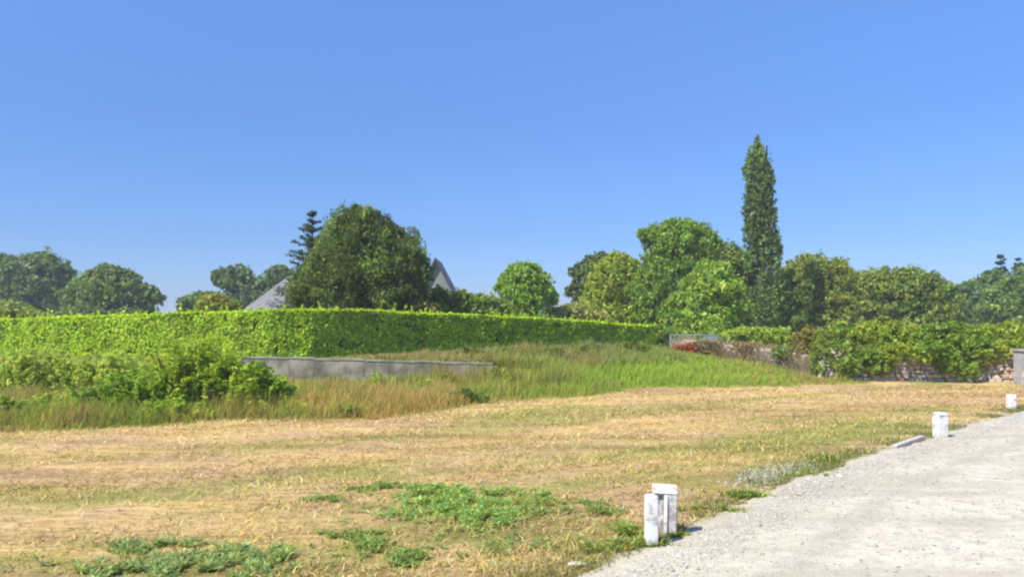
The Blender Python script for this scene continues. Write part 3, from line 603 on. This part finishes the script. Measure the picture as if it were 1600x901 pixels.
eL, eR = hp(358, 492)[0], hp(716, 492)[0]; ez = hp(0, 492)[2]; rz = hp(0, 378)[2]; rL = hp(488, 0)[0]; rR = hp(610, 0)[0]
v, f = box(eL+.4, eR-.5, 1.4, 8.0, -.3, ez); link('wall', mesh(v, f), REND, house)
rx1 = eR-2.0
V = [(eL, 1.0, ez-.1), (rx1, 1.0, ez-.1), (rx1, 8.4, ez-.1), (eL, 8.4, ez-.1), (rL, 4.7, rz), (rR, 4.7, rz)]
link('roof', mesh(np.array(V), [[0, 1, 5, 4], [2, 3, 4, 5], [3, 0, 4], [1, 2, 5], [3, 2, 1, 0]]), SLATE, house)
v, f = tube([(rL, 4.7, rz+.02), (rR, 4.7, rz+.02)], [.1, .1], 6); link('ridge', mesh(v, f), VERGE, house)
v, f = tube([(eL-.05, .95, ez-.12), (rx1, .95, ez-.12)], [.07, .07], 6); link('gutter', mesh(v, f), VERGE, house)
# gable wing facing the field
ax, _, az = hp(681, 407); sl = (Z(450, D)-Z(405, D))/(X(706, D)-X(681, D)); hw = 2.15; gez = az+sl*hw
V = [(ax-hw+.15, 0, -.3), (ax+hw-.15, 0, -.3), (ax+hw-.15, 0, gez), (ax, 0, az-.1), (ax-hw+.15, 0, gez)]
V = np.array(V+[(p[0], 5., p[2]) for p in V]); link('gable_wall', mesh(V, [[0, 1, 2, 3, 4], [9, 8, 7, 6, 5], [0, 5, 6, 1], [1, 6, 7, 2], [4, 9, 5, 0]]), REND, house)
for sgn in (-1, 1):
    e = np.array([ax+sgn*hw, 0, gez-.15]); t0 = np.array([ax, 0, az]); u_ = (e-t0)
    q = np.array([t0+(0, -.25, 0), e+(0, -.25, 0), e+(0, 5, 0), t0+(0, 5, 0)]); up = np.array([0, 0, .2])
    link('wing_roof', mesh(np.concatenate([q, q+up]), [[0, 1, 2, 3], [7, 6, 5, 4], [0, 4, 5, 1], [1, 5, 6, 2], [2, 6, 7, 3], [3, 7, 4, 0]]), SLATE, house)
    q = np.array([t0+(0, -.32, -.06), e+(0, -.32, -.06), e+(0, -.255, -.06), t0+(0, -.255, -.06)]); up = np.array([0, 0, .3])
    link('verge_board', mesh(np.concatenate([q, q+up]), [[0, 1, 2, 3], [7, 6, 5, 4], [0, 4, 5, 1], [1, 5, 6, 2], [2, 6, 7, 3], [3, 7, 4, 0]]), VERGE, house)

# ------------------------------------------------------------------ dry stone wall on the right
def stone_mats(): return [plain('field_stone', [(.3, (.46, .37, .26)), (.6, (.62, .51, .38)), (.8, (.7, .6, .48))], 7), plain('grey_field_stone', [(.3, (.32, .29, .25)), (.7, (.52, .47, .41))], 7), plain('rusty_field_stone', [(.3, (.48, .34, .25)), (.7, (.64, .48, .36))], 7)]
SM = stone_mats()
import bmesh
def stone_mesh(mat):
    v, f = box(-.5, .5, -.5, .5, -.5, .5)
    bm = bmesh.new()
    vs = [bm.verts.new(p*(1+.22*rng.normal(size=3))) for p in v]
    for q in f: bm.faces.new([vs[i] for i in q])
    bmesh.ops.bevel(bm, geom=bm.edges[:], offset=.16, segments=1, affect='EDGES'); me = bpy.data.meshes.new('stone'); bm.to_mesh(me); bm.free()
    me.materials.append(mat); return me
STN = [stone_mesh(SM[i % 3]) for i in range(9)]
def stone_run(name, label, A, B, h, sw, sh, maxn=290, zb=None):
    A, B = np.array(A, float), np.array(B, float); Ln = np.linalg.norm(B-A); t = (B-A)/Ln; ang = math.atan2(t[1], t[0])
    root = empty(name, (A[0], A[1], 0), label=label, cat='wall'); nn = np.array([t[1], -t[0]])
    r = 0; cnt = 0; z = 0
    k = []
    for q in np.linspace(0, Ln, 12):
        p = A+t*q; k.append((p[0], p[1], float(hgt(*p))))
    V = []
    for (x_, y_, z_) in k:
        for o, zz in ((-.03, z_-.3), (-.03, z_+h-.06), (-.4, z_+h-.06), (-.4, z_-.3)): V.append((x_+nn[0]*o-A[0], y_+nn[1]*o-A[1], zz))
    V = np.array(V); Fc = [[i*4+j, (i+1)*4+j, (i+1)*4+(j+1) % 4, i*4+(j+1) % 4] for i in range(11) for j in range(4)]+[[0, 1, 2, 3], [47, 46, 45, 44]]
    link('earth_core', mesh(V, Fc), plain('wall_earth', [(.3, (.22, .17, .12)), (.7, (.36, .29, .21))], 5), root)
    while z < h and cnt < maxn:
        q = -rng.random()*sw; rh = sh*rng.uniform(.75, 1.25)
        while q < Ln and cnt < maxn:
            wd = sw*rng.uniform(.55, 1.45); c_ = A+t*(q+wd/2); gz_ = float(hgt(*c_))
            o = link('stone', STN[rng.integers(9)], None, root)
            o.location = (c_[0]-A[0]-nn[0]*.07, c_[1]-A[1]-nn[1]*.07, gz_+z+rh/2-.05+rng.normal()*.01); o.rotation_euler = (rng.normal()*.1, rng.normal()*.12, ang+rng.normal()*.12)
            o.scale = (wd*.95, .28*rng.uniform(.9, 1.3), rh*.95); q += wd; cnt += 1
        z += rh
stone_run('stone_wall', 'tumbledown dry stone wall of pinkish field stones half buried in brambles at right', (12.6, 32.4), (21.5, 30.9), 1.12, .27, .155, 285)
stone_run('stone_wall', 'farther grey rubble wall beyond the green mound, left of the brambles', (8.9, 41.5), (12.7, 33.3), .8, .36, .2, 200)

# ------------------------------------------------------------------ brambles over the wall
GB = 'overgrown bramble hedge on the stone wall'
BC = (.16, .215, .035)
def shrub(label, d, ells, n, leaf, col, group=None, name='bramble_bush', cat='bush', **k):
    k.setdefault('skirt', d > 34)
    return tree(name, label, cat, d, ells, n, leaf, col, group, tr=.05, **k)
kw = dict(sub=18, subr=(.2, .4), dark=.16)
shrub('rightmost leafy bramble mass on the stone wall, beside the grey pillar', 32.4, [(1560, 530, 50, 27), (1600, 526, 34, 26), (1555, 545, 34, 18, -.6), (1535, 548, 26, 18, -.7), (1525, 545, 34, 30), (1640, 530, 40, 30), (1522, 572, 12, 26, -.5), (1580, 560, 16, 22, -.6), (1510, 560, 22, 26, -.9), (1550, 554, 44, 19, -.8)], 12000, .068, BC, GB, **kw)
shrub('bramble mass drooping to the ground between the two bare patches of stone wall', 32.0, [(1485, 535, 42, 34), (1440, 545, 30, 16, -.7), (1510, 545, 26, 22, -.7), (1480, 578, 26, 26), (1455, 535, 40, 28), (1500, 570, 20, 24), (1485, 575, 30, 26, -.7), (1465, 560, 22, 26, -.6)], 13000, .068, (.12, .19, .038), GB, **kw)
shrub('bramble mass hanging over the larger bare patch of stone wall', 32.8, [(1400, 528, 48, 26), (1360, 532, 40, 30), (1395, 552, 54, 17, -.9), (1365, 560, 16, 20, -1.0), (1430, 530, 30, 22), (1380, 548, 30, 18, -.6), (1420, 545, 30, 14, -.6), (1362, 570, 10, 22, -.6)], 11000, .068, BC, GB, **kw)
shrub('bushy green bramble sloping down left of the larger bare stones', 33.2, [(1310, 538, 40, 34), (1290, 560, 30, 28, -.6), (1340, 560, 30, 28, -1.0), (1335, 575, 28, 24), (1300, 565, 28, 26), (1280, 580, 18, 14), (1320, 565, 38, 34, -1.0), (1348, 575, 22, 26, -1.3), (1290, 575, 24, 24, -1.0)], 10000, .068, (.125, .185, .045), GB, **kw)
shrub('brownish-red dry bush between the green brambles', 34.5, [(1268, 535, 28, 28), (1255, 550, 24, 22)], 6000, .06, (.15, .13, .06), **kw)
shrub('small dark green bush at the foot of the grey rubble', 34.8, [(1225, 556, 20, 16), (1248, 566, 20, 14)], 3200, .065, (.11, .16, .05), **kw)
shrub('tangle of dry grey-brown brambles over the far rubble wall, nearest the red flowers', 39.0, [(1105, 540, 26, 11), (1135, 543, 26, 12)], 3600, .05, (.17, .145, .10), **kw)
shrub('tangle of dry pinkish-grey brambles over the far rubble wall, right half', 37.0, [(1170, 545, 30, 13), (1205, 550, 26, 12)], 3600, .05, (.20, .15, .12), **kw)
shrub('light green low bush behind the grey rubble wall', 41, [(1180, 524, 40, 14), (1150, 524, 26, 10), (1215, 528, 30, 16)], 6500, .08, (.20, .27, .055), **kw)
shrub('small orange-red flowering bush at the left end of the rubble wall', 39.5, [(1064, 546, 17, 8), (1086, 541, 12, 7)], 2600, .05, (.25, .07, .04), name='flowering_bush', **kw)
shrub('dark leafy bush closing the right end of the clipped hedge', 46, [(1030, 525, 22, 20), (1015, 535, 18, 18)], 3600, .085, (.10, .17, .04), **kw)
n = 3800; t_ = rng.random(n); x = 8.6+4.2*t_+rng.normal(0, .12, n); y = 42.6-9.4*t_+rng.normal(0, .3, n)
hh = rng.uniform(.2, 1.15, n); cb = vary((.20, .165, .12), n, .25, .08)
v, f, c = blades(np.stack([x, y-.35, hgt(x, y)], -1), hh, rng.normal(size=(n, 2))*.55, .007+.006*rng.random(n), cb*1.6, cb*2.2)
tag(link('dry_stalks', mesh(v, f, cols=c), STRAW), label='tangle of dry grey-brown stalks over the far rubble wall', cat='weeds', kind='stuff')

# metal gate behind the red bush
PALE = plain('galvanised_metal', [(.3, (.16, .21, .21)), (.7, (.28, .34, .34))], 8, rough=.4)
D = 44; gx = X(1088, D); gz0 = float(hgt(gx, D))
gt = empty('metal_gate', (gx, D, gz0), label='low pale blue-grey metal gate between the hedge end and the rubble wall', cat='gate')
zt = Z(523, D)-gz0; zb = Z(548, D)-gz0
for px in (1048, 1126):
    q = X(px, D)-gx; v, f = tube([(q, 0, -.2), (q, 0, zt+.08)], [.05, .05], 8); link('post', mesh(v, f), PALE, gt)
for pz in (0, .55, 1.0):
    z_ = zt-(zt-zb)*pz*.9; v, f = tube([(X(1048, D)-gx, 0, z_), (X(1126, D)-gx, 0, z_)], [.03, .03], 6); link('rail', mesh(v, f), PALE, gt)
for px in range(1054, 1082, 6):
    q = X(px, D)-gx; v, f = tube([(q, -.03, zt-(zt-zb)*.9), (q, -.03, zt)], [.02, .02], 6); link('bar', mesh(v, f), PALE, gt)
v, f = box(X(1098, D)-gx, X(1122, D)-gx, -.06, -.03, zt-.42, zt-.05); link('sheet_panel', mesh(v, f), PALE, gt)

# ------------------------------------------------------------------ grey gate pillar at the right edge
D = 30.3; qx = X(1609, D)
PIL = plain('old_granite', [(.3, (.26, .25, .25)), (.7, (.42, .40, .40))], 4)
pl = empty('gate_pillar', (qx, D, 0), label='squat grey stone gate pillar cut by the right picture edge', cat='pillar')
def bevbox(x0, x1, y0, y1, z0, z1, bv=.02, taper=0, seg=2):
    bm = bmesh.new(); v, f = box(x0, x1, y0, y1, z0, z1)
    if taper: v[4:, 0] *= 1-taper; v[4:, 1] *= 1-taper
    vs = [bm.verts.new(p+rng.normal(size=3)*.003) for p in v]
    for q in f: bm.faces.new([vs[i] for i in q])
    bmesh.ops.bevel(bm, geom=bm.edges[:], offset=bv, segments=seg, affect='EDGES'); me = bpy.data.meshes.new('b'); bm.to_mesh(me); bm.free(); return me
ht = Z(545, D)
link('shaft', bevbox(-.44, .44, -.3, .3, -.2, ht-.1, .03), PIL, pl); link('cap', bevbox(-.50, .50, -.36, .36, ht-.098, ht, .03), PIL, pl)

# ------------------------------------------------------------------ white marker posts
m, nt, bs = newmat('white_painted_concrete'); p = wpos(nt)
c = ramp(nt, noise(nt, 9, 6, .65, p), [(.36, (.45, .42, .36)), (.46, (.74, .73, .70)), (.6, (.82, .81, .79))])
def splash(nt, c, p):
    tc = nt.nodes.new('ShaderNodeTexCoord'); sx_ = nt.nodes.new('ShaderNodeSeparateXYZ'); nt.links.new(tc.outputs['Object'], sx_.inputs[0])
    h = math_(nt, 'ADD', sx_.outputs[2], math_(nt, 'MULTIPLY', noise(nt, 22, 5, .7, p), .22))
    return mixc(nt, ramp(nt, h, [(.11, (.85, .85, .85)), (.24, (0, 0, 0))]), c, (.30, .24, .15))
c = splash(nt, c, p)
nt.links.new(c, bs.inputs['Base Color']); bs.inputs['Roughness'].default_value = .7; bump(nt, noise(nt, 30, 4, .6, p), bs, .25, .01); WHITE = m
m, nt, bs = newmat('flaking_paint_concrete'); p = wpos(nt)
c = ramp(nt, noise(nt, 7, 6, .7, p, .5), [(.38, (.28, .25, .235)), (.5, (.42, .385, .36)), (.58, (.66, .63, .6)), (.7, (.72, .70, .67))])
c = splash(nt, c, p)
nt.links.new(c, bs.inputs['Base Color']); bs.inputs['Roughness'].default_value = .8; bump(nt, noise(nt, 25, 4, .6, p), bs, .4, .01); FLAKE = m
def gpt(px, py):
    d = F*CH/(py-HZ); return X(px, d), d
GP = 'white marker posts along the road edge'
x_, y_ = gpt(1017.5, 853); r_ = empty('marker_post', (x_, y_, float(hgt(x_, y_))), label='slim clean white post nearest the camera, in front of the broad flaking one', cat='post', group=GP)
r_.rotation_euler = (0, rad(-.6), rad(8)); link('shaft', bevbox(-.062, .062, -.06, .06, -.15, .58, .008), WHITE, r_)
# broad weathered post right behind it: slotted concrete post with a head block and a wire
x_, y_ = gpt(1037, 836); r_ = empty('marker_post', (x_, y_, float(hgt(x_, y_))), label='broad flaking white concrete post with a slot, just behind the slim clean post', cat='post', group=GP)
r_.rotation_euler = (0, rad(.8), rad(-6))
link('shaft', bevbox(0.0, .145, -.08, .08, -.15, .495, .008), FLAKE, r_)
link('slot_back', bevbox(-.125, -.002, -.035, .07, -.15, .495, .006), FLAKE, r_)
link('front_rib', bevbox(-.01, .03, -.098, -.083, -.05, .49, .004), WHITE, r_)
link('head_block', bevbox(-.135, .148, -.084, .082, .498, .585, .01), WHITE, r_)
v, f = tube([(.13, -.05, .49), (.24, -.06, .485), (.31, -.02, .5)], [.005, .004, .003], 5); link('wire', mesh(v, f), FLAKE, r_)
v, f = tube([(.13, -.05, .26), (.2, -.07, .25)], [.005, .004], 5); link('wire', mesh(v, f), FLAKE, r_)
x_, y_ = gpt(1469, 684); r_ = empty('marker_post', (x_, y_, float(hgt(x_, y_))), label='middle white post, halfway up the road edge, beside the pale edging strip', cat='post', group=GP)
r_.rotation_euler = (0, rad(1), rad(10)); link('shaft', bevbox(-.12, .12, -.09, .09, -.15, .50, .015, -.08), WHITE, r_); link('cap', bevbox(-.125, .125, -.1, .1, .502, .575, .02), WHITE, r_)
x_, y_ = gpt(1580, 640); r_ = empty('marker_post', (x_, y_, float(hgt(x_, y_))), label='small far white post near the right picture edge, on the mown verge', cat='post', group=GP)
link('shaft', bevbox(-.10, .10, -.08, .08, -.15, .43, .012), WHITE, r_)
x_, y_ = gpt(1587, 603); r_ = empty('marker_post', (x_, y_-.6, 0), label='greyish white post standing against the grey gate pillar', cat='post', group=GP)
link('shaft', bevbox(-.11, .11, -.07, .07, -.15, .60, .012), FLAKE, r_)
# pale edging strip and dark flat stone
a0 = np.array(gpt(1396, 701)); a1 = np.array(gpt(1441, 685)); dd = a1-a0; Ln = np.linalg.norm(dd)
o = link('edging_strip', bevbox(-Ln/2, Ln/2, -.06, .06, -.04, .07, .012), WHITE, None, ((a0[0]+a1[0])/2, (a0[1]+a1[1])/2, .0)); o.rotation_euler = (0, 0, math.atan2(dd[1], dd[0]))
tag(o, label='narrow pale concrete edging strip lying in the verge before the middle post', cat='edging')
def stone_or_shadow(px, py, s, label, mi, fl=.45):
    x_, y_ = gpt(px, py); o = link('loose_stone_or_shadow', stone_mesh(SM[mi]), None, None, (x_, y_, float(hgt(x_, y_))+s*fl*.3)); o.scale = (s, s*.7, s*fl); o.rotation_euler = (0, .1, rng.uniform(0, 3))
    tag(o, label=label, cat='stone')
stone_or_shadow(1381, 733, .34, 'flat grey stone lying on the gravel below the edging strip', 1, .2)
stone_or_shadow(1063, 833, .085, 'small dark lump standing in for the short shadow right of the near posts', 1, .7)  # dark lump put where the near post casts its short shadow
stone_or_shadow(903, 885, .17, 'pale stone in the grass at the bottom where field meets gravel', 0, .4)

# ------------------------------------------------------------------ leafy arching bush in the meadow (left)
def frond_bush(name, label, cx, cy, w, h, nf, col, leaf, group=None, sd=1, dep=.55):
    r = np.random.default_rng(sd); gz_ = float(hgt(cx, cy)); root = empty(name, (cx, cy, gz_), label=label, cat='bush', group=group)
    P, N, T, C, st = [], [], [], [], []
    for i in range(nf):
        a = r.uniform(0, 6.28); bx = r.normal()*w*.24; by = r.normal()*w*dep*.22
        hk = h*(1-.75*abs(bx)/(w*.62))*r.uniform(.45, 1.02); hk = max(hk, .25)
        rch = r.uniform(.25, .6)*w*.25; dx, dy = math.cos(a)*rch, math.sin(a)*rch*.8
        q = np.linspace(0, 1, 14)[:, None]
        pts = np.concatenate([bx+dx*q**1.2, by+dy*q**1.2, hk*(1.25*q-.42*q**3)*1.1], 1)
        st.append(tube(pts[::3], [.012, .010, .008, .006, .003][:len(pts[::3])], 4))
        m_ = 60; t = r.uniform(.15, 1, m_); p = np.stack([np.interp(t, q[:, 0], pts[:, k]) for k in range(3)], -1)
        tan = unit(np.stack([np.full(m_, dx), np.full(m_, dy), hk*(1-1.1*t)], -1)); side = unit(np.cross(tan, (0, 0, 1.)))*np.where(r.random((m_, 1)) < .5, -1, 1)
        out = unit(side+tan*.5+r.normal(size=(m_, 3))*.25); ln = leaf*r.uniform(.6, 1.3, m_)*(1.15-.5*t)
        P.append(p+out*ln[:, None]); T.append(out); N.append(np.cross(out, np.cross((0, 0, 1.), out))+.3*r.normal(size=(m_, 3)))
        b = np.asarray(col)*FG*math.exp(r.normal()*.18); C.append(np.clip(b*np.exp(r.normal(size=(m_, 1))*.2), .01, .7)); st_l = ln
        P[-1] = np.concatenate([P[-1], ln[:, None]], 1)
    P = np.concatenate(P); s = P[:, 3]; P = P[:, :3]; P[:, 2] = np.maximum(P[:, 2], .02)
    N, T, C = map(np.concatenate, (N, T, C)); v, f, c = cards(P, N, s, .42, T, C, .1); link('foliage', mesh(v, f, cols=c), LEAF, root)
    v, f, _ = join([(v, f, (0, 0, 0)) for v, f in st]); link('stems', mesh(v, f), BARK, root)['kind'] = 'stuff'
d = 22.2
frond_bush('arching_bush', 'largest leafy arching bush in front of the bright hedge at left, its tallest part', X(310, d), d, 3.9, 2.35, 420, (.23, .32, .05), .09, sd=3)
frond_bush('arching_bush', 'lower right spill of leafy shoots reaching to the retaining wall end', X(402, 22.6), 22.6, 2.1, 1.5, 180, (.18, .29, .04), .085, sd=4)
frond_bush('arching_bush', 'low spreading green bush at the left foot of the largest arching bush', X(205, 21.4), 21.4, 3.2, 1.35, 230, (.16, .25, .045), .08, sd=5)
frond_bush('arching_bush', 'short bright green bush in the grass below the largest arching bush', X(262, 20.3), 20.3, 2.0, .65, 90, (.19, .28, .05), .07, sd=6)
GN = 'dull green weedy clumps at the far left of the meadow'
frond_bush('weed_clump', 'weedy green clump cut by the left picture edge', X(0, 21), 21, 1.6, .75, 60, (.22, .28, .09), .07, GN, 7)
frond_bush('weed_clump', 'weedy green clump standing between the left edge and the arching bush', X(100, 22), 22, 2.4, .75, 90, (.24, .31, .10), .07, GN, 8)
frond_bush('weed_clump', 'tall pale weedy clump against the base of the hedge at left', X(60, 27), 27, 4.8, 1.75, 300, (.26, .34, .11), .09, GN, 9)
frond_bush('weed_clump', 'pale weedy clump against the hedge left of the arching bush top', X(180, 27), 27, 4.2, 1.6, 260, (.26, .34, .10), .09, GN, 10)
frond_bush('dock_plant', 'dark green low plant at the front of the rusty grass, right end', X(728, 24.2), 24.2, 1.1, .6, 45, (.10, .17, .05), .06, None, 11)
frond_bush('dock_plant', 'small green plant at the foot of the rusty grass, left of centre', X(548, 20.9), 20.9, .6, .4, 22, (.13, .20, .06), .05, None, 12)
frond_bush('leafy_weed', 'broad green weed clump hiding the right end of the retaining wall', X(772, 29.4), 29.4, 2.4, .95, 70, (.19, .24, .07), .065, None, 21)
frond_bush('leafy_weed', 'olive weed clump leaning on the wall just before its right end', X(700, 29.3), 29.3, 1.6, .8, 45, (.22, .24, .08), .06, None, 22)
for i, (px, dd_, hh_, lb) in enumerate([(590, 27.5, .95, 'pale green leafy weed in front of the retaining wall, left one'), (665, 27, .7, 'pale green leafy weed in front of the retaining wall, right one'), (790, 27, .75, 'light green weed at the right end of the visible retaining wall')]):
    frond_bush('leafy_weed', lb, X(px, dd_), dd_, 1.0, hh_, 26, (.22, .30, .07), .06, None, 13+i)
for i, (px, dd_, hh_) in enumerate([(738, 32.6, .85), (798, 33.2, .9), (862, 34.3, 1.0), (925, 35.6, .9), (990, 37.5, .85)]):
    frond_bush('nettle_clump', ['leftmost', 'second from left', 'middle', 'second from right', 'rightmost'][i]+' of the five dark weed clumps along the foot of the shaded hedge', X(px, dd_), dd_, 2.2, hh_, 55, (.13, .17, .05), .07, 'weed clumps along the hedge foot', 60+i)
print('TRIS', sum(len(o.data.loops)-2*len(o.data.polygons) for o in S.objects if o.type == 'MESH'))

# ------------------------------------------------------------------ thin summer haze
m = bpy.data.materials.new('haze'); m.use_nodes = True; nt = m.node_tree; nt.nodes.clear()
pv = nt.nodes.new('ShaderNodeVolumePrincipled'); ou = nt.nodes.new('ShaderNodeOutputMaterial'); nt.links.new(pv.outputs[0], ou.inputs['Volume'])
pv.inputs['Color'].default_value = (.86, .92, 1, 1); pv.inputs['Density'].default_value = .0008
v, f = box(-3100, 3100, -3100, 4100, -1.4, 22)
tag(link('haze', mesh(v, f), m), kind='stuff')
